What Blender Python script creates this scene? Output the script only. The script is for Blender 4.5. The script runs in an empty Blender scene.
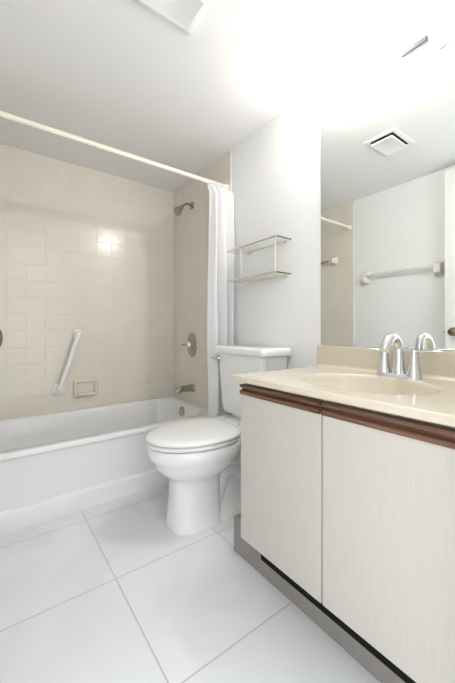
import bpy, bmesh, math, random
from mathutils import Vector, Matrix

scene = bpy.context.scene
COL = scene.collection
PI = math.pi

# ------------------------------------------------------------------ camera, world, exposure
F_PX, YAW, V0 = 321.3456, 0.6364, 329.05
cam_data = bpy.data.cameras.new('camera')
cam = bpy.data.objects.new('camera', cam_data)
COL.objects.link(cam)
cam.location = (-1.2653, -2.4757, 0.9276)
cam.rotation_euler = (PI/2, 0, -YAW)
cam_data.sensor_fit = 'VERTICAL'
cam_data.sensor_height = 36.0
cam_data.lens = 36.0*F_PX/683.0
cam_data.shift_y = -(341.5 - V0)/683.0
cam_data.clip_start = 0.01
scene.camera = cam

world = bpy.data.worlds.new('world')
scene.world = world
world.use_nodes = True
bg = world.node_tree.nodes['Background']
bg.inputs['Color'].default_value = (0.955, 0.975, 1.0, 1)
bg.inputs['Strength'].default_value = 2.75
BULB = 340.0

scene.view_settings.view_transform = 'Standard'
scene.view_settings.look = 'None'
scene.view_settings.gamma = 1.0
scene.view_settings.use_curve_mapping = False
scene.view_settings.exposure = 0.06

# ------------------------------------------------------------------ dimensions
H = 2.0946          # ceiling
XL = -1.41          # left wall
YF = -2.30          # front wall (doorway), inner face
TW = 0.1095         # wall tile pitch
TRIM_Y = -0.8106    # where the tile stops
TUB_Y = -0.7017
RIM = 0.358

# ------------------------------------------------------------------ materials
def new_mat(name):
    m = bpy.data.materials.new(name)
    m.use_nodes = True
    nt = m.node_tree
    return m, nt, nt.nodes['Principled BSDF']

def plain(name, col, rough=0.5, metal=0.0, spec=0.5, coat=0.0, noise=None, bump=None):
    m, nt, b = new_mat(name)
    b.inputs['Base Color'].default_value = (*col, 1)
    b.inputs['Roughness'].default_value = rough
    b.inputs['Metallic'].default_value = metal
    b.inputs['Specular IOR Level'].default_value = spec
    b.inputs['Coat Weight'].default_value = coat
    b.inputs['Coat Roughness'].default_value = 0.05
    if noise or bump:
        tc = nt.nodes.new('ShaderNodeTexCoord')
    if noise:
        sc, amt = noise
        n = nt.nodes.new('ShaderNodeTexNoise')
        n.inputs['Scale'].default_value = sc
        n.inputs['Detail'].default_value = 6
        nt.links.new(tc.outputs['Object'], n.inputs['Vector'])
        r = nt.nodes.new('ShaderNodeMix'); r.data_type = 'RGBA'
        r.inputs['A'].default_value = (*[c*(1-amt) for c in col], 1)
        r.inputs['B'].default_value = (*[min(1, c*(1+amt)) for c in col], 1)
        nt.links.new(n.outputs['Fac'], r.inputs['Factor'])
        nt.links.new(r.outputs['Result'], b.inputs['Base Color'])
    if bump:
        sc, st, dist = bump
        n2 = nt.nodes.new('ShaderNodeTexNoise')
        n2.inputs['Scale'].default_value = sc
        n2.inputs['Detail'].default_value = 4
        nt.links.new(tc.outputs['Object'], n2.inputs['Vector'])
        bp = nt.nodes.new('ShaderNodeBump')
        bp.inputs['Strength'].default_value = st
        bp.inputs['Distance'].default_value = dist
        nt.links.new(n2.outputs['Fac'], bp.inputs['Height'])
        nt.links.new(bp.outputs['Normal'], b.inputs['Normal'])
    return m

def grid_mat(name, axes, origin, pitch, mortar, col, col2, grout, rough, bump=0.3, dist=0.002,
             noise=3.0, noise_amt=0.03, tilt=0.0):
    """square tiles laid on a grid of two world axes"""
    m, nt, b = new_mat(name)
    N, L = nt.nodes, nt.links
    tc = N.new('ShaderNodeTexCoord')
    sep = N.new('ShaderNodeSeparateXYZ')
    L.new(tc.outputs['Object'], sep.inputs[0])
    comb = N.new('ShaderNodeCombineXYZ')
    for i, (ax, o) in enumerate(zip(axes, origin)):
        s = N.new('ShaderNodeMath'); s.operation = 'SUBTRACT'
        L.new(sep.outputs[ax], s.inputs[0]); s.inputs[1].default_value = o - 40*pitch
        L.new(s.outputs[0], comb.inputs[i])
    br = N.new('ShaderNodeTexBrick')
    br.offset = 0.0; br.squash = 1.0
    br.inputs['Scale'].default_value = 1.0
    br.inputs['Brick Width'].default_value = pitch
    br.inputs['Row Height'].default_value = pitch
    br.inputs['Mortar Size'].default_value = mortar
    br.inputs['Mortar Smooth'].default_value = 0.25
    br.inputs['Color1'].default_value = (*col, 1)
    br.inputs['Color2'].default_value = (*col2, 1)
    br.inputs['Mortar'].default_value = (*grout, 1)
    L.new(comb.outputs[0], br.inputs['Vector'])
    nz = N.new('ShaderNodeTexNoise')
    nz.inputs['Scale'].default_value = noise
    nz.inputs['Detail'].default_value = 8
    nz.inputs['Distortion'].default_value = 1.2
    L.new(tc.outputs['Object'], nz.inputs['Vector'])
    mr = N.new('ShaderNodeMapRange')
    mr.inputs['From Min'].default_value = 0.3; mr.inputs['From Max'].default_value = 0.7
    mr.inputs['To Min'].default_value = 1-noise_amt; mr.inputs['To Max'].default_value = 1+noise_amt
    L.new(nz.outputs['Fac'], mr.inputs['Value'])
    mul = N.new('ShaderNodeVectorMath'); mul.operation = 'SCALE'
    L.new(br.outputs['Color'], mul.inputs[0]); L.new(mr.outputs['Result'], mul.inputs['Scale'])
    L.new(mul.outputs['Vector'], b.inputs['Base Color'])
    bp = N.new('ShaderNodeBump'); bp.invert = True
    bp.inputs['Strength'].default_value = bump
    bp.inputs['Distance'].default_value = dist
    L.new(br.outputs['Fac'], bp.inputs['Height'])
    if tilt:
        wv = N.new('ShaderNodeTexNoise'); wv.inputs['Scale'].default_value = 9
        L.new(tc.outputs['Object'], wv.inputs['Vector'])
        b2 = N.new('ShaderNodeBump'); b2.inputs['Strength'].default_value = tilt
        b2.inputs['Distance'].default_value = 0.004
        L.new(wv.outputs['Fac'], b2.inputs['Height']); L.new(bp.outputs['Normal'], b2.inputs['Normal'])
        L.new(b2.outputs['Normal'], b.inputs['Normal'])
    else:
        L.new(bp.outputs['Normal'], b.inputs['Normal'])
    rr = N.new('ShaderNodeMapRange')
    rr.inputs['To Min'].default_value = rough; rr.inputs['To Max'].default_value = 0.7
    L.new(br.outputs['Fac'], rr.inputs['Value'])
    L.new(rr.outputs['Result'], b.inputs['Roughness'])
    return m

def wood_mat():
    m, nt, b = new_mat('walnut_wood')
    N, L = nt.nodes, nt.links
    tc = N.new('ShaderNodeTexCoord')
    mp = N.new('ShaderNodeMapping'); mp.inputs['Scale'].default_value = (60, 2.5, 60)
    L.new(tc.outputs['Object'], mp.inputs['Vector'])
    n = N.new('ShaderNodeTexNoise'); n.inputs['Scale'].default_value = 2.2; n.inputs['Detail'].default_value = 8
    L.new(mp.outputs[0], n.inputs['Vector'])
    r = N.new('ShaderNodeValToRGB')
    r.color_ramp.elements[0].position = 0.3; r.color_ramp.elements[0].color = (0.07, 0.030, 0.017, 1)
    r.color_ramp.elements[1].position = 0.72; r.color_ramp.elements[1].color = (0.225, 0.112, 0.064, 1)
    L.new(n.outputs['Fac'], r.inputs['Fac']); L.new(r.outputs['Color'], b.inputs['Base Color'])
    b.inputs['Roughness'].default_value = 0.38
    return m

def laminate_mat():
    m, nt, b = new_mat('linen_laminate')
    N, L = nt.nodes, nt.links
    tc = N.new('ShaderNodeTexCoord')
    mp = N.new('ShaderNodeMapping'); mp.inputs['Scale'].default_value = (220, 220, 7)
    L.new(tc.outputs['Object'], mp.inputs['Vector'])
    n = N.new('ShaderNodeTexNoise'); n.inputs['Scale'].default_value = 1.6; n.inputs['Detail'].default_value = 6
    L.new(mp.outputs[0], n.inputs['Vector'])
    r = N.new('ShaderNodeValToRGB')
    r.color_ramp.elements[0].position = 0.3; r.color_ramp.elements[0].color = (0.55, 0.522, 0.475, 1)
    r.color_ramp.elements[1].position = 0.7; r.color_ramp.elements[1].color = (0.585, 0.562, 0.52, 1)
    L.new(n.outputs['Fac'], r.inputs['Fac']); L.new(r.outputs['Color'], b.inputs['Base Color'])
    b.inputs['Roughness'].default_value = 0.42
    return m

TILE = (0.775, 0.725, 0.645); TILE2 = (0.78, 0.73, 0.65); GROUT = (0.785, 0.735, 0.655)
M = {}
M['tile_back'] = grid_mat('beige_tile_back', ('X', 'Z'), (-1.1827, 0.2603-0.0015), TW, 0.0022, TILE, TILE2, GROUT, 0.205, 0.6, 0.0018, tilt=0.16)
M['tile_side'] = grid_mat('beige_tile_side', ('Y', 'Z'), (-0.0, 0.2603-0.0015), TW, 0.0022, TILE, TILE2, GROUT, 0.205, 0.3, 0.0012, tilt=0.16)
M['bullnose'] = plain('cream_bullnose', (0.82, 0.78, 0.70), 0.2)
M['floor'] = grid_mat('white_floor_tile', ('X', 'Y'), (-0.8897, -0.8103), 0.4586, 0.0028,
                      (0.765, 0.782, 0.815), (0.772, 0.79, 0.822), (0.56, 0.51, 0.44), 0.22, 0.25, 0.001, noise=2.4, noise_amt=0.045)
M['paint'] = plain('white_wall_paint', (0.865, 0.865, 0.865), 0.6, bump=(160, 0.05, 0.001))
M['ceiling'] = plain('textured_ceiling_paint', (0.90, 0.90, 0.895), 0.75, bump=(22, 0.18, 0.004))
M['doorpaint'] = plain('white_door_paint', (0.82, 0.81, 0.77), 0.4)
M['tub'] = plain('white_tub_enamel', (0.83, 0.836, 0.836), 0.16)
M['china'] = plain('white_china', (0.86, 0.86, 0.855), 0.10, coat=0.3)
M['seat'] = plain('white_seat_plastic', (0.86, 0.865, 0.855), 0.18)
M['chrome'] = plain('chrome', (0.75, 0.76, 0.78), 0.10, 1.0)
M['nickel'] = plain('aged_nickel', (0.42, 0.41, 0.38), 0.24, 1.0)
M['knob'] = plain('antique_brass', (0.23, 0.20, 0.13), 0.22, 1.0)
M['brass'] = plain('polished_brass', (0.80, 0.73, 0.54), 0.25, 1.0)
M['rod'] = plain('cream_rod_enamel', (0.84, 0.79, 0.68), 0.3)
M['white_plastic'] = plain('white_plastic', (0.90, 0.895, 0.89), 0.35)
M['ceramic'] = plain('beige_ceramic', (0.80, 0.735, 0.645), 0.15)
M['ceramic_white'] = plain('pale_ceramic', (0.74, 0.71, 0.67), 0.2)
M['counter'] = plain('cream_cultured_marble', (0.665, 0.605, 0.495), 0.12, noise=(2.5, 0.05))
M['splash'] = M['counter']
M['laminate'] = laminate_mat()
M['wood'] = wood_mat()
M['black'] = plain('shadow_gap_black', (0.008, 0.008, 0.008), 0.7, spec=0.1)  # toe-kick shade put into a flat black colour
M['dark'] = plain('dark_recess', (0.03, 0.03, 0.03), 0.8)
M['plinth'] = plain('taupe_vinyl', (0.29, 0.27, 0.25), 0.3, noise=(8, 0.05))
M['carcass'] = plain('cabinet_board', (0.60, 0.54, 0.45), 0.6)
M['curtain'] = plain('white_curtain_cloth', (0.91, 0.905, 0.92), 0.85, spec=0.1)
M['dull_grey'] = plain('dull_grey_enamel', (0.16, 0.17, 0.17), 0.5)
M['gray_metal'] = plain('satin_grey_metal', (0.55, 0.57, 0.57), 0.35, 0.7)

_nt = M['curtain'].node_tree
_tr = _nt.nodes.new('ShaderNodeBsdfTranslucent'); _tr.inputs['Color'].default_value = (0.9, 0.89, 0.89, 1)
_mx = _nt.nodes.new('ShaderNodeMixShader'); _mx.inputs[0].default_value = 0.10
_nt.links.new(_nt.nodes['Principled BSDF'].outputs[0], _mx.inputs[1])
_nt.links.new(_tr.outputs[0], _mx.inputs[2])
_nt.links.new(_mx.outputs[0], _nt.nodes['Material Output'].inputs['Surface'])

def mirror_mat():
    m, nt, b = new_mat('silvered_mirror')
    b.inputs['Base Color'].default_value = (0.90, 0.925, 0.905, 1)
    b.inputs['Metallic'].default_value = 1.0
    b.inputs['Roughness'].default_value = 0.0
    return m
M['mirror'] = mirror_mat()

def glass_mat():
    m, nt, b = new_mat('clear_glass')
    b.inputs['Base Color'].default_value = (0.93, 0.97, 0.95, 1)
    b.inputs['Roughness'].default_value = 0.02
    b.inputs['Transmission Weight'].default_value = 1.0
    b.inputs['IOR'].default_value = 1.45
    return m
M['glass'] = glass_mat()

def bulb_mat():
    m, nt, b = new_mat('lit_bulb')
    b.inputs['Base Color'].default_value = (0.9, 0.9, 0.9, 1)
    b.inputs['Emission Color'].default_value = (1.0, 0.965, 0.91, 1)
    b.inputs['Emission Strength'].default_value = BULB
    return m
M['bulb'] = bulb_mat()

# ------------------------------------------------------------------ helpers
def finish(name, bm, mat, parent=None, smooth=None, bevel=0.0, seg=2, loc=None):
    bmesh.ops.recalc_face_normals(bm, faces=bm.faces)
    me = bpy.data.meshes.new(name)
    bm.to_mesh(me); bm.free()
    o = bpy.data.objects.new(name, me)
    COL.objects.link(o)
    if mat: me.materials.append(mat)
    if smooth is not None:
        me.polygons.foreach_set('use_smooth', [True]*len(me.polygons))
        me.set_sharp_from_angle(angle=math.radians(smooth))
    if bevel:
        md = o.modifiers.new('bevel', 'BEVEL')
        md.width = bevel; md.segments = seg; md.limit_method = 'ANGLE'; md.angle_limit = math.radians(40)
        me.polygons.foreach_set('use_smooth', [True]*len(me.polygons))
        me.set_sharp_from_angle(angle=math.radians(50))
    if parent: o.parent = parent
    return o

def box(bm, x0, x1, y0, y1, z0, z1):
    vs = [bm.verts.new((x, y, z)) for z in (z0, z1) for y in (y0, y1) for x in (x0, x1)]
    for f in ((0, 1, 3, 2), (4, 6, 7, 5), (0, 4, 5, 1), (2, 3, 7, 6), (0, 2, 6, 4), (1, 5, 7, 3)):
        bm.faces.new([vs[i] for i in f])

def loft(bm, rings, cap0=True, cap1=True, closed=True):
    vr = [[bm.verts.new(p) for p in r] for r in rings]
    n = len(vr[0])
    for a, b in zip(vr, vr[1:]):
        for i in range(n if closed else n-1):
            j = (i+1) % n
            bm.faces.new((a[i], a[j], b[j], b[i]))
    if cap0: bm.faces.new(vr[0][::-1])
    if cap1: bm.faces.new(vr[-1])
    return vr

def tube(bm, pts, radii, n=14, cap=True):
    pts = [Vector(p) for p in pts]
    if not isinstance(radii, (list, tuple)): radii = [radii]*len(pts)
    rings = []; ref = None
    for i, p in enumerate(pts):
        t = (pts[min(i+1, len(pts)-1)] - pts[max(i-1, 0)]).normalized()
        if ref is None:
            ref = Vector((0, 0, 1)) if abs(t.z) < 0.9 else Vector((1, 0, 0))
        u = t.cross(ref).normalized(); w = u.cross(t).normalized(); ref = w
        rings.append([p + radii[i]*(math.cos(2*PI*k/n)*u + math.sin(2*PI*k/n)*w) for k in range(n)])
    loft(bm, rings, cap, cap)

def lathe(bm, profile, origin, axis, n=28):
    """profile of (distance along axis, radius)"""
    axis = Vector(axis).normalized(); o = Vector(origin)
    ref = Vector((0, 0, 1)) if abs(axis.z) < 0.9 else Vector((1, 0, 0))
    u = axis.cross(ref).normalized(); w = axis.cross(u)
    rings = [[o + axis*h + max(r, 1e-4)*(math.cos(2*PI*k/n)*u + math.sin(2*PI*k/n)*w) for k in range(n)] for h, r in profile]
    loft(bm, rings)

def bez(p0, p1, p2, p3, n=12):
    p0, p1, p2, p3 = map(Vector, (p0, p1, p2, p3))
    return [((1-t)**3)*p0 + 3*t*(1-t)**2*p1 + 3*t*t*(1-t)*p2 + t**3*p3 for t in [i/n for i in range(n+1)]]

def rrect(x0, x1, y0, y1, r, z, n=6):
    pts = []
    for cx, cy, a0 in ((x1-r, y1-r, 0), (x0+r, y1-r, PI/2), (x0+r, y0+r, PI), (x1-r, y0+r, 1.5*PI)):
        for k in range(n+1):
            a = a0 + k*PI/2/n
            pts.append((cx + r*math.cos(a), cy + r*math.sin(a), z))
    return pts

def empty(name, loc, label, cat, group=None):
    o = bpy.data.objects.new(name, None)
    COL.objects.link(o)
    o.empty_display_size = 0.05
    o.location = loc
    o['label'] = label; o['category'] = cat
    if group: o['group'] = group
    return o

def tag(o, label, cat, group=None):
    o['label'] = label; o['category'] = cat
    if group: o['group'] = group
    return o

def adopt(root, *parts):
    """parent world-space parts to a root, keeping them where they are"""
    bpy.context.view_layer.update()
    for p in parts:
        p.parent = root
        p.matrix_parent_inverse = root.matrix_world.inverted()

def sub(part, *subs):
    for s in subs:
        s.parent = part

def struct(o):
    o['kind'] = 'structure'
    return o

def part_box(name, mat, dims, bevel=0.0, seg=2):
    bm = bmesh.new(); box(bm, *dims)
    return finish(name, bm, mat, bevel=bevel, seg=seg)

# ------------------------------------------------------------------ setting
struct(part_box('floor', M['floor'], (XL-0.12, 0.12, -3.4, 0.12, -0.1, 0.0)))
struct(part_box('ceiling', M['ceiling'], (XL-0.12, 0.12, YF-0.12, 0.12, H, H+0.1)))
struct(part_box('wall_right', M['paint'], (0.0, 0.12, YF-0.12, 0.12, 0.0, H)))
struct(part_box('wall_left', M['paint'], (XL-0.12, XL, YF-0.12, 0.12, 0.0, H)))
struct(part_box('wall_back', M['tile_back'], (XL, 0.0, 0.0, 0.12, 0.0, H)))
# front wall with the doorway the photograph is taken through
DX0, DX1, DH = -1.345, -0.58, 2.035
bm = bmesh.new()
box(bm, XL, DX0-0.02, YF-0.12, YF, 0, H)
box(bm, DX1+0.02, 0.0, YF-0.12, YF, 0, H)
box(bm, DX0-0.02, DX1+0.02, YF-0.12, YF, DH+0.02, H)
struct(finish('wall_front', bm, M['paint']))
bm = bmesh.new()
box(bm, DX0-0.02, DX0, YF-0.12, YF, 0, DH)
box(bm, DX1, DX1+0.02, YF-0.12, YF, 0, DH)
box(bm, DX0-0.02, DX1+0.02, YF-0.12, YF, DH, DH+0.02)
struct(finish('trim_5', bm, M['doorpaint']))

# tile cladding of the two tub ends, with bullnose edges
struct(part_box('trim_1', M['tile_side'], (-0.006, 0.0, TRIM_Y+0.012, 0.0, 0.0, H)))
struct(part_box('trim_2', M['tile_side'], (XL, XL+0.006, TRIM_Y+0.012, 0.0, 0.0, H)))
struct(part_box('trim_3', M['bullnose'], (-0.008, 0.0, TRIM_Y, TRIM_Y+0.012, 0.0, H), 0.004, 3))
struct(part_box('trim_4', M['bullnose'], (XL, XL+0.008, TRIM_Y, TRIM_Y+0.012, 0.0, H), 0.004, 3))

# door, swung open flat along the left wall
DY = -1.568
door = part_box('door_1', M['doorpaint'], (-1.345, -1.31, YF+0.005, DY, 0.008, 2.03), 0.002)
struct(door)
KY, KZ = DY-0.062, 0.908
bm = bmesh.new()
lathe(bm, [(0, 0.031), (0.004, 0.031), (0.008, 0.024), (0.012, 0.012), (0.03, 0.011), (0.036, 0.019), (0.045, 0.0255),
           (0.053, 0.0265), (0.060, 0.023), (0.065, 0.015), (0.067, 0.004)], (-1.31, KY, KZ), (1, 0, 0))
kn = finish('door_knob', bm, M['knob'], smooth=40); kn['label'] = 'antique brass door knob'
bm = bmesh.new(); box(bm, -1.338, -1.317, DY-0.0005, DY+0.0015, KZ-0.028, KZ+0.028)
lp = finish('latch_plate', bm, M['nickel'])
bm = bmesh.new(); box(bm, -1.334, -1.321, DY+0.001, DY+0.009, KZ-0.009, KZ+0.009)
lb = finish('latch_bolt', bm, M['nickel'], bevel=0.002)
adopt(door, kn, lp, lb)

# ------------------------------------------------------------------ bathtub
tub_root = empty('bathtub', (XL/2, TUB_Y/2, 0), 'white enamelled bathtub with a stepped apron along the beige tiled wall', 'bathtub')
X0, X1 = XL+0.008, -0.008
Y1 = -0.002
bm = bmesh.new()
def outer(dy, z, r=0.012): return rrect(X0, X1, TUB_Y-dy, Y1, r, z, 8)
rings = [outer(0.004, 0.0), outer(0.004, 0.080), outer(0.001, 0.090), outer(-0.012, 0.098), outer(-0.012, 0.315), outer(-0.008, 0.327),
         outer(0.0, 0.334), outer(0.001, 0.345), outer(-0.001, 0.353), outer(-0.007, 0.358, 0.02)]
def inner(fx0, fx1, fy0, fy1, r, z): return rrect(X0+fx0, X1-fx1, TUB_Y+fy0, Y1-fy1, r, z, 8)
rings += [inner(0.085, 0.060, 0.052, 0.030, 0.13, 0.3585), inner(0.092, 0.066, 0.058, 0.036, 0.13, 0.355), inner(0.100, 0.072, 0.066, 0.044, 0.13, 0.342),
          inner(0.13, 0.088, 0.082, 0.060, 0.13, 0.25), inner(0.20, 0.108, 0.10, 0.08, 0.14, 0.12), inner(0.27, 0.14, 0.135, 0.11, 0.14, 0.07), inner(0.33, 0.19, 0.18, 0.16, 0.13, 0.058)]
loft(bm, rings)
shell = finish('tub_shell', bm, M['tub'], smooth=35)
bm = bmesh.new()
ax = Vector((-1, 0, 0.16))
lathe(bm, [(-0.01, 0.036), (0.006, 0.036), (0.011, 0.030), (0.013, 0.012), (0.016, 0.002)], (X1-0.081, -0.30, 0.302), ax)
ov = finish('overflow_plate', bm, M['nickel'], smooth=40); ov['label'] = 'round metal overflow plate'
bm = bmesh.new(); lathe(bm, [(-0.005, 0.03), (0.003, 0.03), (0.005, 0.022), (0.004, 0.005)], (X1-0.26, -0.34, 0.058), (0, 0, 1))
dr = finish('tub_drain', bm, M['nickel'], smooth=40)
adopt(tub_root, shell, ov, dr)

# tub spout
sp_root = empty('tub_spout', (-0.006, -0.325, 0.475), 'metal tub spout on the beige tile below the shower valve', 'faucet')
bm = bmesh.new(); lathe(bm, [(0, 0.034), (0.008, 0.034), (0.014, 0.028)], (-0.006, -0.325, 0.475), (-1, 0, 0))
a = finish('spout_flange', bm, M['nickel'], smooth=40)
bm = bmesh.new(); tube(bm, [(-0.012, -0.325, 0.475), (-0.05, -0.325, 0.475), (-0.10, -0.325, 0.473), (-0.125, -0.325, 0.468), (-0.14, -0.325, 0.457), (-0.145, -0.325, 0.447)],
                       [0.026, 0.026, 0.026, 0.027, 0.024, 0.018], 20)
b_ = finish('spout_body', bm, M['nickel'], smooth=50)
adopt(sp_root, a, b_)

# shower valve
sv_root = empty('shower_valve', (-0.006, -0.313, 0.806), 'oval metal shower valve plate with lever on the beige end tile', 'valve')
bm = bmesh.new()
def oval(rx, rz, x, n=36): return [(x, -0.313 + rx*math.cos(2*PI*k/n), 0.806 + rz*math.sin(2*PI*k/n)) for k in range(n)]
loft(bm, [oval(0.066, 0.094, -0.006), oval(0.066, 0.094, -0.011), oval(0.060, 0.088, -0.016), oval(0.040, 0.06, -0.019)])
a = finish('valve_plate', bm, M['nickel'], smooth=40)
bm = bmesh.new(); lathe(bm, [(0, 0.032), (0.02, 0.030), (0.034, 0.026), (0.042, 0.016), (0.044, 0.002)], (-0.018, -0.313, 0.806), (-1, 0, 0))
b_ = finish('valve_hub', bm, M['chrome'], smooth=40)
bm = bmesh.new(); tube(bm, [(-0.045, -0.313, 0.806), (-0.052, -0.28, 0.806), (-0.054, -0.235, 0.803)], [0.013, 0.009, 0.007], 12)
c_ = finish('valve_lever', bm, M['nickel'], smooth=50)
adopt(sv_root, a, b_, c_)

# shower head
sh_root = empty('wall_mounted_shower', (-0.006, -0.311, 1.883), 'small chrome shower head on a bent arm high on the end tile', 'shower head')
bm = bmesh.new(); lathe(bm, [(0, 0.032), (0.004, 0.032), (0.012, 0.022), (0.016, 0.012)], (-0.006, -0.311, 1.883), (-1, 0, 0))
a = finish('arm_flange', bm, M['nickel'], smooth=40)
bm = bmesh.new(); tube(bm, bez((-0.008, -0.311, 1.883), (-0.05, -0.311, 1.895), (-0.07, -0.311, 1.885), (-0.094, -0.311, 1.855), 10), 0.0095, 14)
b_ = finish('shower_arm', bm, M['nickel'], smooth=50)
bm = bmesh.new()
lathe(bm, [(0, 0.012), (0.012, 0.016), (0.018, 0.013), (0.03, 0.020), (0.055, 0.030), (0.072, 0.033), (0.08, 0.031), (0.081, 0.026), (0.079, 0.01)], (-0.088, -0.311, 1.863), (-0.66, 0, -0.75))
c_ = finish('spray_head', bm, M['nickel'], smooth=40)
adopt(sh_root, a, b_, c_)

# grab bar
gb_root = empty('grab_bar', (-0.83, 0, 0.70), 'slanted white grab bar on the beige tile beside the soap dish', 'grab bar')
pa, pb = Vector((-0.768, 0, 0.893)), Vector((-0.889, 0, 0.509))
fl = []
for p, r in ((pa, 0.034), (pb, 0.042)):
    bm = bmesh.new(); lathe(bm, [(0, r), (0.006, r), (0.012, r*0.85), (0.016, r*0.5)], p, (0, -1, 0))
    fl.append(finish('flange', bm, M['white_plastic'], smooth=40))
bm = bmesh.new()
d = (pb-pa).normalized()
out = Vector((0, -0.052, 0))
path = bez(pa+Vector((0, -0.01, 0)), pa+Vector((0, -0.05, 0)), pa+out, pa+out+d*0.045, 8) + bez(pb+out-d*0.045, pb+out, pb+Vector((0, -0.05, 0)), pb+Vector((0, -0.01, 0)), 8)
tube(bm, path, 0.0155, 16)
bar = finish('bar', bm, M['white_plastic'], smooth=50)
adopt(gb_root, bar, *fl)

# soap dish
sd_root = empty('soap_dish', (-0.712, 0, 0.505), 'rectangular beige ceramic soap dish set in the tiled wall', 'soap dish')
bm = bmesh.new()
def rr_xz(hx, hz, r, y, cx=-0.712, cz=0.505):
    return [(x, y, z) for x, z, _ in [(p[0], p[1], 0) for p in rrect(cx-hx, cx+hx, cz-hz, cz+hz, r, 0, 5)]]
loft(bm, [rr_xz(0.080, 0.062, 0.014, 0.0), rr_xz(0.080, 0.062, 0.014, -0.018), rr_xz(0.074, 0.056, 0.012, -0.028), rr_xz(0.064, 0.046, 0.010, -0.028),
          rr_xz(0.060, 0.042, 0.010, -0.018), rr_xz(0.056, 0.038, 0.010, -0.004)])
a = finish('dish_surround', bm, M['ceramic'], smooth=40)
bm = bmesh.new(); box(bm, -0.768, -0.656, -0.040, -0.004, 0.455, 0.472)
b_ = finish('dish_lip', bm, M['ceramic'], bevel=0.006, seg=3)
adopt(sd_root, a, b_)

# curtain rod and curtain
RY, RZ = -0.765, 1.862
rod_root = empty('curtain_rod', (XL/2, RY, RZ), 'cream straight shower curtain rod spanning wall to wall above the tub', 'curtain rod')
bm = bmesh.new(); tube(bm, [(XL+0.012, RY, RZ), (-0.012, RY, RZ)], 0.0135, 18)
r_ = finish('rod', bm, M['rod'], smooth=50)
ends = []
for x, s in ((XL+0.006, 1), (-0.006, -1)):
    bm = bmesh.new(); lathe(bm, [(0, 0.026), (0.006, 0.026), (0.010, 0.019), (0.022, 0.017)], (x, RY, RZ), (s, 0, 0))
    ends.append(finish('end_flange', bm, M['rod'], smooth=40))
adopt(rod_root, r_, *ends)

def curtain_mesh(bm, xa, xb, yc, amp, nf, z0, z1, ph, ns=150, nz=26, seed=1):
    rnd = random.Random(seed)
    offs = [rnd.uniform(-0.6, 0.6) for _ in range(40)]
    rows = []
    for j in range(nz+1):
        t = j/nz
        z = z1 + (z0-z1)*t
        spread = min(1.0, 0.45 + 1.2*t**0.5)
        row = []
        for i in range(ns+1):
            s = i/ns
            k = s*nf
            w = math.sin(2*PI*k + ph + 0.5*math.sin(2.1*t + s*5))
            w += 0.16*math.sin(4*PI*k + offs[int(k) % 40] + 1.5*t)
            x = xa + (xb-xa)*s + 0.004*math.sin(9*t + 7*s)
            y = yc(s, t) + amp*spread*w*0.8
            row.append(bm.verts.new((x, y, z)))
        rows.append(row)
    for a, b in zip(rows, rows[1:]):
        for i in range(ns):
            bm.faces.new((a[i], a[i+1], b[i+1], b[i]))
cu_root = empty('shower_curtain', (-0.08, RY, RZ), 'white shower curtain bunched at the wall end of the rod', 'curtain')
bm = bmesh.new()
curtain_mesh(bm, -0.166, -0.012, lambda s, t: RY - 0.012 - 0.030*min(1, t*35) - 0.050*s*min(1, t*35), 0.038, 3.4, 0.14, RZ-0.016, 0.4)
cl = finish('curtain_cloth', bm, M['curtain'], smooth=80)
hooks = []
for k in range(6):
    x = -0.150 + k*0.024
    bm = bmesh.new()
    tube(bm, [(x+0.002*math.sin(a), RY+0.0185*math.sin(a), RZ-0.004+0.0205*math.cos(a)) for a in [2*PI*q/16 for q in range(17)]], 0.0022, 8, False)
    hooks.append(finish('curtain_ring', bm, M['white_plastic'], smooth=60))
adopt(cu_root, cl, *hooks)

# towel bar on the tiled left end wall, seen in the mirror
tb = empty('towel_bar', (XL+0.006, -0.35, 1.58), 'beige ceramic towel bar on the left tiled wall, seen in the mirror', 'towel bar')
ps = []
for y in (-0.605, -0.12):
    bm = bmesh.new()
    def sq(h, x): return [(XL+0.006+x, y+p[0], 1.578+p[1]) for p in rrect(-h, h, -h, h, h*0.25, 0, 3)]
    loft(bm, [sq(0.036, 0), sq(0.036, 0.012), sq(0.026, 0.024), sq(0.022, 0.055), sq(0.018, 0.06)])
    ps.append(finish('bracket', bm, M['ceramic'], smooth=40))
bm = bmesh.new(); tube(bm, [(XL+0.047, -0.605, 1.576), (XL+0.047, -0.12, 1.576)], 0.010, 14)
ps.append(finish('bar', bm, M['nickel'], smooth=50))
adopt(tb, *ps)

# towel bar on the painted left wall
tb = empty('towel_bar', (XL, -1.22, 1.37), 'pale ceramic towel bar on the white left wall, reflected beside the door edge', 'towel bar')
ps = []
for y in (-0.925, -1.505):
    bm = bmesh.new()
    def sq(h, x): return [(XL+x, y+p[0], 1.372+p[1]*1.5) for p in rrect(-h, h, -h, h, h*0.2, 0, 3)]
    loft(bm, [sq(0.036, 0), sq(0.036, 0.010), sq(0.028, 0.022), sq(0.024, 0.06), sq(0.020, 0.066)])
    ps.append(finish('bracket', bm, M['ceramic_white'], smooth=40))
bm = bmesh.new(); tube(bm, [(XL+0.048, -0.925, 1.39), (XL+0.048, -1.505, 1.39)], 0.011, 16)
ps.append(finish('bar', bm, M['ceramic_white'], smooth=50))
adopt(tb, *ps)

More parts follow.
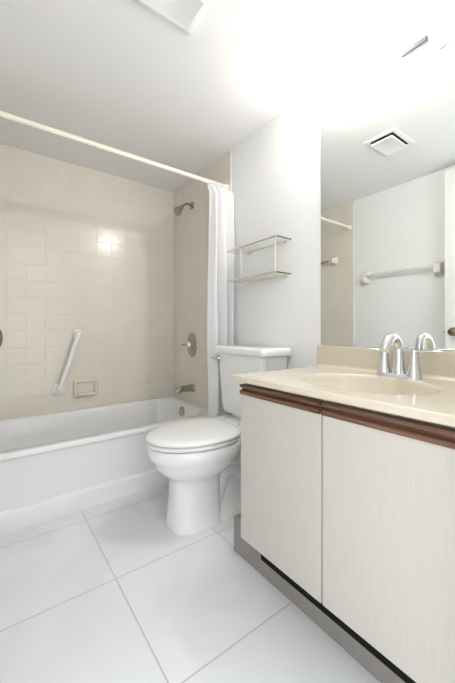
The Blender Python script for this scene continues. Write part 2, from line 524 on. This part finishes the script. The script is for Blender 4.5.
# ------------------------------------------------------------------ toilet
TY = -1.115
to_root = empty('toilet', (-0.35, TY, 0), 'white two-piece toilet with closed lid between tub and vanity', 'toilet')
def egg(xf, xb, hw, z, n=48, e=2.0, back=None, cy=TY):
    """outline with a rounder front (towards -x) and a squarer back"""
    mid = xb - hw*0.95 if back is None else back
    mid = min(mid, xb-0.02)
    pts = []
    for k in range(n):
        a = 2*PI*k/n
        c, s = math.cos(a), math.sin(a)
        ex = e if c < 0 else e+0.8
        L = (mid-xf) if c < 0 else (xb-mid)
        pts.append((mid + L*math.copysign(abs(c)**(2/ex), c), cy + hw*math.copysign(abs(s)**(2/ex), s), z))
    return pts
bm = bmesh.new()
B = [(-0.598, -0.34, 0.108, 0.0, 2.8), (-0.600, -0.34, 0.108, 0.014, 2.8), (-0.594, -0.345, 0.102, 0.03, 2.8), (-0.586, -0.35, 0.097, 0.12, 2.8),
     (-0.584, -0.35, 0.096, 0.20, 2.6), (-0.590, -0.345, 0.102, 0.228, 2.4), (-0.612, -0.33, 0.122, 0.245, 2.2), (-0.642, -0.30, 0.148, 0.270, 2.1), (-0.664, -0.27, 0.168, 0.300, 2.05),
     (-0.674, -0.26, 0.177, 0.325, 2.05), (-0.682, -0.25, 0.182, 0.332, 2.05), (-0.690, -0.25, 0.187, 0.345, 2.05), (-0.694, -0.25, 0.190, 0.387, 2.05), (-0.689, -0.255, 0.185, 0.3930, 2.05)]
loft(bm, [egg(a, b, h, z, e=e) for a, b, h, z, e in B])
bowl = finish('bowl', bm, M['china'], smooth=50)
bm = bmesh.new()
R2 = [(-0.42, -0.075, 0.112, 0.0, 3), (-0.42, -0.075, 0.112, 0.018, 3), (-0.415, -0.08, 0.104, 0.032, 3), (-0.41, -0.10, 0.076, 0.07, 2.6), (-0.40, -0.11, 0.066, 0.15, 2.4), (-0.39, -0.11, 0.070, 0.24, 2.4), (-0.37, -0.07, 0.09, 0.31, 2.6),
      (-0.34, -0.03, 0.14, 0.35, 3.2), (-0.32, -0.02, 0.150, 0.375, 4), (-0.30, -0.02, 0.150, 0.425, 4), (-0.285, -0.03, 0.140, 0.434, 4), (-0.17, -0.04, 0.11, 0.438, 4), (-0.16, -0.04, 0.10, 0.458, 4)]
loft(bm, [egg(a, b, h, z, e=e, back=(a+b)/2) for a, b, h, z, e in R2])
for s in (-1, 1):
    tube(bm, bez((-0.36, TY+s*0.03, 0.08), (-0.33, TY+s*0.036, 0.25), (-0.22, TY+s*0.034, 0.29), (-0.17, TY+s*0.03, 0.03), 14), [0.044]*15, 14)
base = finish('trapway_base', bm, M['china'], smooth=50)
caps = []
for s in (-1, 1):
    bm = bmesh.new(); lathe(bm, [(0, 0.015), (0.010, 0.015), (0.016, 0.011), (0.019, 0.003)], (-0.25, TY+s*0.090, 0.028), (0, 0, 1), 16)
    caps.append(finish('bolt_cap', bm, M['seat'], smooth=40))
bm = bmesh.new()
loft(bm, [egg(-0.660, -0.28, 0.160, 0.3935), egg(-0.662, -0.28, 0.162, 0.3985), egg(-0.697, -0.260, 0.190, 0.3995), egg(-0.700, -0.258, 0.193, 0.404), egg(-0.700, -0.258, 0.193, 0.411), egg(-0.694, -0.262, 0.188, 0.4145)])
seat = finish('seat', bm, M['seat'], smooth=50)
bm = bmesh.new()
loft(bm, [egg(-0.662, -0.28, 0.160, 0.4135), egg(-0.664, -0.278, 0.162, 0.4185), egg(-0.697, -0.254, 0.190, 0.4195), egg(-0.701, -0.250, 0.193, 0.4225), egg(-0.701, -0.250, 0.193, 0.429), egg(-0.694, -0.255, 0.188, 0.4355), egg(-0.66, -0.27, 0.165, 0.441), egg(-0.58, -0.33, 0.09, 0.444)])
lid = finish('lid', bm, M['seat'], smooth=50)
hg = []
for s in (-1, 1):
    bm = bmesh.new(); tube(bm, [(-0.240, TY+s*0.05, 0.428), (-0.240, TY+s*0.09, 0.428)], 0.013, 12)
    box(bm, -0.252, -0.228, TY+s*0.07-0.02, TY+s*0.07+0.02, 0.39, 0.428)
    hg.append(finish('hinge', bm, M['seat'], smooth=40))
bm = bmesh.new()
def tk(xf, hw, z, r=0.03): return rrect(xf, -0.008, TY-hw*1.02-0.014, TY+hw, r, z, 6)
loft(bm, [tk(-0.170, 0.135, 0.452), tk(-0.184, 0.150, 0.457), tk(-0.190, 0.157, 0.475), tk(-0.194, 0.176, 0.62), tk(-0.200, 0.190, 0.79)])
tank = finish('tank', bm, M['china'], smooth=50)
bm = bmesh.new()
def tl(d, z, r=0.03): return rrect(-0.216+d, -0.006, TY-0.232+d, TY+0.210-d, r, z, 6)
loft(bm, [tl(0.008, 0.790), tl(0.002, 0.793), tl(0.0, 0.798), tl(0.0, 0.818), tl(0.003, 0.826), tl(0.010, 0.831), tl(0.03, 0.833)])
tlid = finish('tank_lid', bm, M['china'], smooth=50)
bm = bmesh.new(); lathe(bm, [(0, 0.022), (0.007, 0.022), (0.012, 0.017), (0.022, 0.016), (0.026, 0.004)], (-0.197, -0.948, 0.756), (-1, 0, 0), 18)
tube(bm, [(-0.214, -0.948, 0.756), (-0.217, -0.925, 0.757), (-0.217, -0.905, 0.760)], [0.010, 0.008, 0.0075], 10)
fh = finish('flush_handle', bm, M['chrome'], smooth=50); fh['label'] = 'chrome flush handle'
adopt(to_root, bowl, base, seat, lid, tank, tlid, fh, *caps, *hg)

# ------------------------------------------------------------------ glass wall shelf
gs = empty('glass_shelf', (0, -1.13, 1.30), 'two-tier clear glass wall shelf with brass edges above the toilet tank', 'shelf')
SY0, SY1 = -1.336, -0.915
ps = []
for z in (1.392, 1.213):
    p = part_box('glass_pane', M['glass'], (-0.118, -0.012, SY0, SY1, z-0.003, z+0.003), 0.001)
    ps.append(p)
    bm = bmesh.new(); box(bm, -0.1215, -0.1175, SY0, SY1, z-0.004, z+0.004)
    ps.append(finish('front_rail', bm, M['brass'], bevel=0.001))
    bm = bmesh.new(); box(bm, -0.012, -0.006, SY0+0.04, SY1-0.03, z-0.004, z+0.004)
    ps.append(finish('back_rail', bm, M['brass'], bevel=0.001))
    for y in (SY0+0.05, SY1-0.08):
        bm = bmesh.new(); lathe(bm, [(0, 0.011), (0.004, 0.011), (0.008, 0.007), (0.014, 0.006)], (0, y, z), (-1, 0, 0), 16)
        ps.append(finish('wall_mount', bm, M['brass'], smooth=40))
for y in (-1.318, -1.045):
    bm = bmesh.new(); tube(bm, [(-0.112, y, 1.206), (-0.112, y, 1.400)], 0.0032, 12)
    post = finish('post', bm, M['brass'], smooth=50)
    bm = bmesh.new(); lathe(bm, [(0, 0.004), (0.002, 0.0065), (0.008, 0.0065), (0.010, 0.004)], (-0.112, y, 1.199), (0, 0, 1), 12)
    nut = finish('nut', bm, M['gray_metal'], smooth=40)
    sub(post, nut)
    ps.append(post)
adopt(gs, *ps)

# ------------------------------------------------------------------ vanity
VY0, VY1 = -2.282, -1.540
va = empty('vanity_cabinet', (-0.25, -1.91, 0), 'cream laminate vanity cabinet with walnut finger pulls and two doors', 'cabinet')
bm = bmesh.new()
def cr(d, z): return [(-0.490+d, VY0+d, z), (-0.004-d, VY0+d, z), (-0.004-d, VY1-d, z), (-0.490+d, VY1-d, z)]
loft(bm, [cr(0, 0.149), cr(0, 0.7345), cr(0.016, 0.7345), cr(0.016, 0.165)])
carc = finish('carcass', bm, M['carcass'])
side = part_box('side_panel', M['laminate'], (-0.4905, -0.004, VY1, VY1+0.004, 0.147, 0.7345))
pl = part_box('plinth', M['plinth'], (-0.442, -0.004, VY0, -1.405, 0.0, 0.142), 0.003)
bs = part_box('shadow_gap_strip', M['black'], (-0.502, -0.448, VY0, -1.64, 0.120, 0.1465)); bs['label'] = 'black strip standing in for the shadow gap under the doors'  # added black strip imitates the shade in the recess below the doors
doors = []
for y0, y1, zz in ((-1.8995, VY1+0.004, 0), (VY0, -1.9040, 1)):
    dpan = part_box('door', M['laminate'], (-0.509, -0.491, y0, y1, 0.147, 0.686), 0.001)
    # moulded finger pull along the door top: (x, z) profile extruded along y
    prof = [(-0.491, 0.684), (-0.510, 0.684), (-0.5135, 0.686), (-0.5145, 0.690), (-0.5145, 0.697), (-0.511, 0.7000), (-0.503, 0.7015), (-0.501, 0.7040), (-0.501, 0.7070), (-0.505, 0.7090),
            (-0.5135, 0.7105), (-0.5145, 0.713), (-0.5145, 0.718), (-0.512, 0.7215), (-0.491, 0.7215)]
    bm = bmesh.new()
    loft(bm, [[(x, y1, z) for x, z in prof], [(x, y0+(0.0 if zz else 0.004), z) for x, z in prof]])
    pull = finish('finger_pull', bm, M['wood'], smooth=50); pull['label'] = 'dark walnut moulded finger pull'
    sub(dpan, pull)
    doors.append(dpan)
adopt(va, carc, side, pl, bs, *doors)

# countertop with an integral oval basin
ct = empty('countertop', (-0.26, -1.90, 0.737), 'cream cultured marble countertop with moulded oval sink basin and backsplash', 'countertop')
CX0, CX1, CY0, CY1, CZ, CB = -0.533, -0.003, -2.286, -1.512, 0.757, 0.7355
BX, BY, BA, BB = -0.293, -1.902, 0.167, 0.210     # basin centre and half axes (x, y)
def top_z(x, y):
    r = math.hypot((x-BX)/BA, (y-BY)/BB)
    z = CZ
    if r < 1.0:
        t = min(1.0, (1-r)/0.62)
        z -= 0.115*(1-(1-t)**2.6)*min(1.0, (1-r)/0.05)**0.5 + 0.0008
        if r > 0.93: pass
    else:
        q = min(1.0, (r-1)/0.10)
        z -= 0.0008*(1-q)**2
    e = min(x-CX0, CY1-y, 0.005*2)                # rounded front and left edges
    if e < 0.005: z -= 0.005 - math.sqrt(max(0, 0.005**2-(0.005-e)**2))
    c = (CX1-0.020) - x                           # cove against the backsplash
    if c < 0.014: 
        c = max(c, 0); z += 0.014 - math.sqrt(max(0, 0.014**2-(0.014-c)**2))
    return z
def axis_pts(a, b, n, ea=None, eb=None):
    s = {a + (b-a)*i/n for i in range(n+1)}
    if ea: s |= {a + v for v in ea}
    if eb: s |= {b - v for v in eb}
    return sorted(s)
fine = (0.0004, 0.001, 0.002, 0.0035, 0.005)
xs = axis_pts(CX0, CX1, 110, fine, (0.020, 0.0215, 0.0235, 0.026, 0.029, 0.034))
ys = axis_pts(CY0, CY1, 150, None, fine)
bm = bmesh.new()
G = [[bm.verts.new((x, y, top_z(x, y))) for y in ys] for x in xs]
for i in range(len(xs)-1):
    for j in range(len(ys)-1):
        bm.faces.new((G[i][j], G[i+1][j], G[i+1][j+1], G[i][j+1]))
loop = [G[i][0] for i in range(len(xs))] + [G[-1][j] for j in range(1, len(ys))] + [G[i][-1] for i in range(len(xs)-2, -1, -1)] + [G[0][j] for j in range(len(ys)-2, 0, -1)]
low = [bm.verts.new((v.co.x, v.co.y, CB)) for v in loop]
for i in range(len(loop)):
    j = (i+1) % len(loop)
    bm.faces.new((loop[j], loop[i], low[i], low[j]))
top = finish('counter_slab', bm, M['counter'], smooth=50)
splash = part_box('backsplash', M['splash'], (-0.0235, -0.003, CY0, CY1+0.008, CZ+0.002, 0.8515), 0.004, 3)
bm = bmesh.new(); lathe(bm, [(0, 0.024), (0.003, 0.024), (0.005, 0.018), (0.003, 0.012), (0.003, 0.002)], (BX+0.02, BY, CZ-0.1155), (0, 0, 1), 24)
sdr = finish('sink_drain', bm, M['chrome'], smooth=40)
adopt(ct, top, splash, sdr)

# faucet
FX, FY, FZ = -0.088, -1.915, CZ
fa = empty('faucet', (FX, FY, FZ), 'chrome two-handle basin faucet with arched spout on the cream countertop', 'faucet')
bm = bmesh.new()
def fb(g, z): return rrect(FX-0.026-g, FX+0.026+g, FY-0.076-g, FY+0.076+g, 0.024+g, z, 8)
loft(bm, [fb(0.002, FZ), fb(0.002, FZ+0.004), fb(-0.002, FZ+0.011), fb(-0.006, FZ+0.014)])
pb_ = finish('base_plate', bm, M['chrome'], smooth=50)
bm = bmesh.new()
path = [(FX, FY, FZ+0.01), (FX, FY, FZ+0.035), (FX, FY, FZ+0.075)] + bez((FX, FY, FZ+0.095), (FX-0.002, FY, FZ+0.150), (FX-0.055, FY, FZ+0.158), (FX-0.088, FY, FZ+0.118), 12) + [(FX-0.100, FY, FZ+0.098)]
rad = [0.024, 0.020, 0.0165] + [0.0155, 0.015, 0.0148, 0.0148, 0.015, 0.0154, 0.0158, 0.0163, 0.0168, 0.0173, 0.0177, 0.0178, 0.0175] + [0.0165]
tube(bm, path, rad, 20)
spt = finish('spout', bm, M['chrome'], smooth=60)
hs = []
for s in (1, -1):
    hy = FY + s*0.052
    bm = bmesh.new()
    lathe(bm, [(0.008, 0.025), (0.016, 0.0235), (0.035, 0.019), (0.06, 0.0155), (0.082, 0.0135), (0.09, 0.0135), (0.097, 0.011), (0.099, 0.003)], (FX, hy, FZ), (0, 0, 1), 24)
    h = finish('handle', bm, M['chrome'], smooth=50)
    bm = bmesh.new()
    rings = []
    for t, w, hh, z in ((0.0, 0.009, 0.006, 0.088), (0.02, 0.010, 0.005, 0.092), (0.05, 0.0095, 0.0042, 0.096), (0.08, 0.008, 0.0035, 0.097), (0.092, 0.004, 0.002, 0.097)):
        rings.append([(FX-0.012*t/0.09 + w*math.cos(2*PI*k/16), hy + s*t, FZ + z + hh*math.sin(2*PI*k/16)) for k in range(16)])
    loft(bm, rings)
    lv = finish('lever', bm, M['chrome'], smooth=60)
    sub(h, lv); hs.append(h)
adopt(fa, pb_, spt, *hs)

# ------------------------------------------------------------------ mirror
mi = empty('mirror', (0, -1.9, 1.38), 'large frameless wall mirror above the vanity backsplash', 'mirror')
MY0, MY1, MZ0, MZ1 = -2.286, -1.515, 0.853, 1.906
mp_ = part_box('mirror_plate', M['mirror'], (-0.006, -0.001, MY0, MY1, MZ0, MZ1))
cs = []
for y in (-2.023, -1.60):
    bm = bmesh.new(); box(bm, -0.009, -0.0005, y-0.010, y+0.010, MZ1-0.008, MZ1+0.006)
    cs.append(finish('mirror_clip', bm, M['gray_metal'], bevel=0.002))
et = part_box('edge_channel', M['gray_metal'], (-0.008, -0.001, MY0, MY1, MZ1, MZ1+0.003))
adopt(mi, mp_, et, *cs)

# vanity light bar
vl = empty('vanity_light', (0, -1.70, 2.01), 'lit vanity light bar with glowing bulbs high above the mirror', 'light')
LY = [-1.620, -1.740]
bp_ = part_box('backplate', M['white_plastic'], (-0.003, -0.0005, -1.978, -1.43, 1.958, 2.072))
ec = part_box('end_lip', M['dull_grey'], (-0.011, -0.003, -1.976, -1.885, 1.960, 1.981), 0.003, 3)
gl = []
for y in LY:
    bm = bmesh.new(); lathe(bm, [(0, 0.020), (0.034, 0.020), (0.038, 0.014)], (-0.003, y, 2.022), (-1, 0, 0), 20)
    so = finish('socket', bm, M['white_plastic'], smooth=40)
    bm = bmesh.new(); bmesh.ops.create_uvsphere(bm, u_segments=24, v_segments=16, radius=0.025, matrix=Matrix.Translation((-0.062, y, 2.022)))
    g = finish('globe_bulb', bm, M['bulb'], smooth=180)
    sub(so, g)
    gl.append(so)
adopt(vl, bp_, ec, *gl)

# ceiling exhaust vent
ve = empty('ceiling_vent', (-0.757, -1.462, H), 'white square exhaust fan cover on the ceiling, also in the mirror', 'vent')
VX0, VX1, VYa, VYb = -0.885, -0.628, -1.557, -1.362
bm = bmesh.new()
def vr(d, z): return rrect(VX0+d, VX1-d, VYa+d, VYb-d, 0.004, z, 2)
loft(bm, [vr(0, H), vr(0, H-0.005), vr(0.003, H-0.006), vr(0.025, H-0.006), vr(0.027, H-0.001)])
fr = finish('vent_frame', bm, M['white_plastic'], smooth=30)
dk = part_box('dark_opening', M['dark'], (VX0+0.026, VX1-0.026, VYa+0.026, VYb-0.026, H-0.003, H-0.0005))
bm = bmesh.new()
def vp(d, z): return rrect(VX0+0.031+d, VX1-0.031-d, VYa+0.031+d, VYb-0.031-d, 0.005, z, 3)
loft(bm, [vp(0.001, H-0.017), vp(0, H-0.018), vp(0, H-0.024), vp(0.002, H-0.026), vp(0.008, H-0.026), vp(0.010, H-0.0252)])
pn = finish('vent_panel', bm, M['white_plastic'], smooth=30)
for x in (VX0+0.06, VX1-0.06):
    sub(pn, part_box('panel_tab', M['dark'], (x-0.006, x+0.006, (VYa+VYb)/2-0.01, (VYa+VYb)/2+0.01, H-0.018, H-0.002)))
adopt(ve, fr, dk, pn)
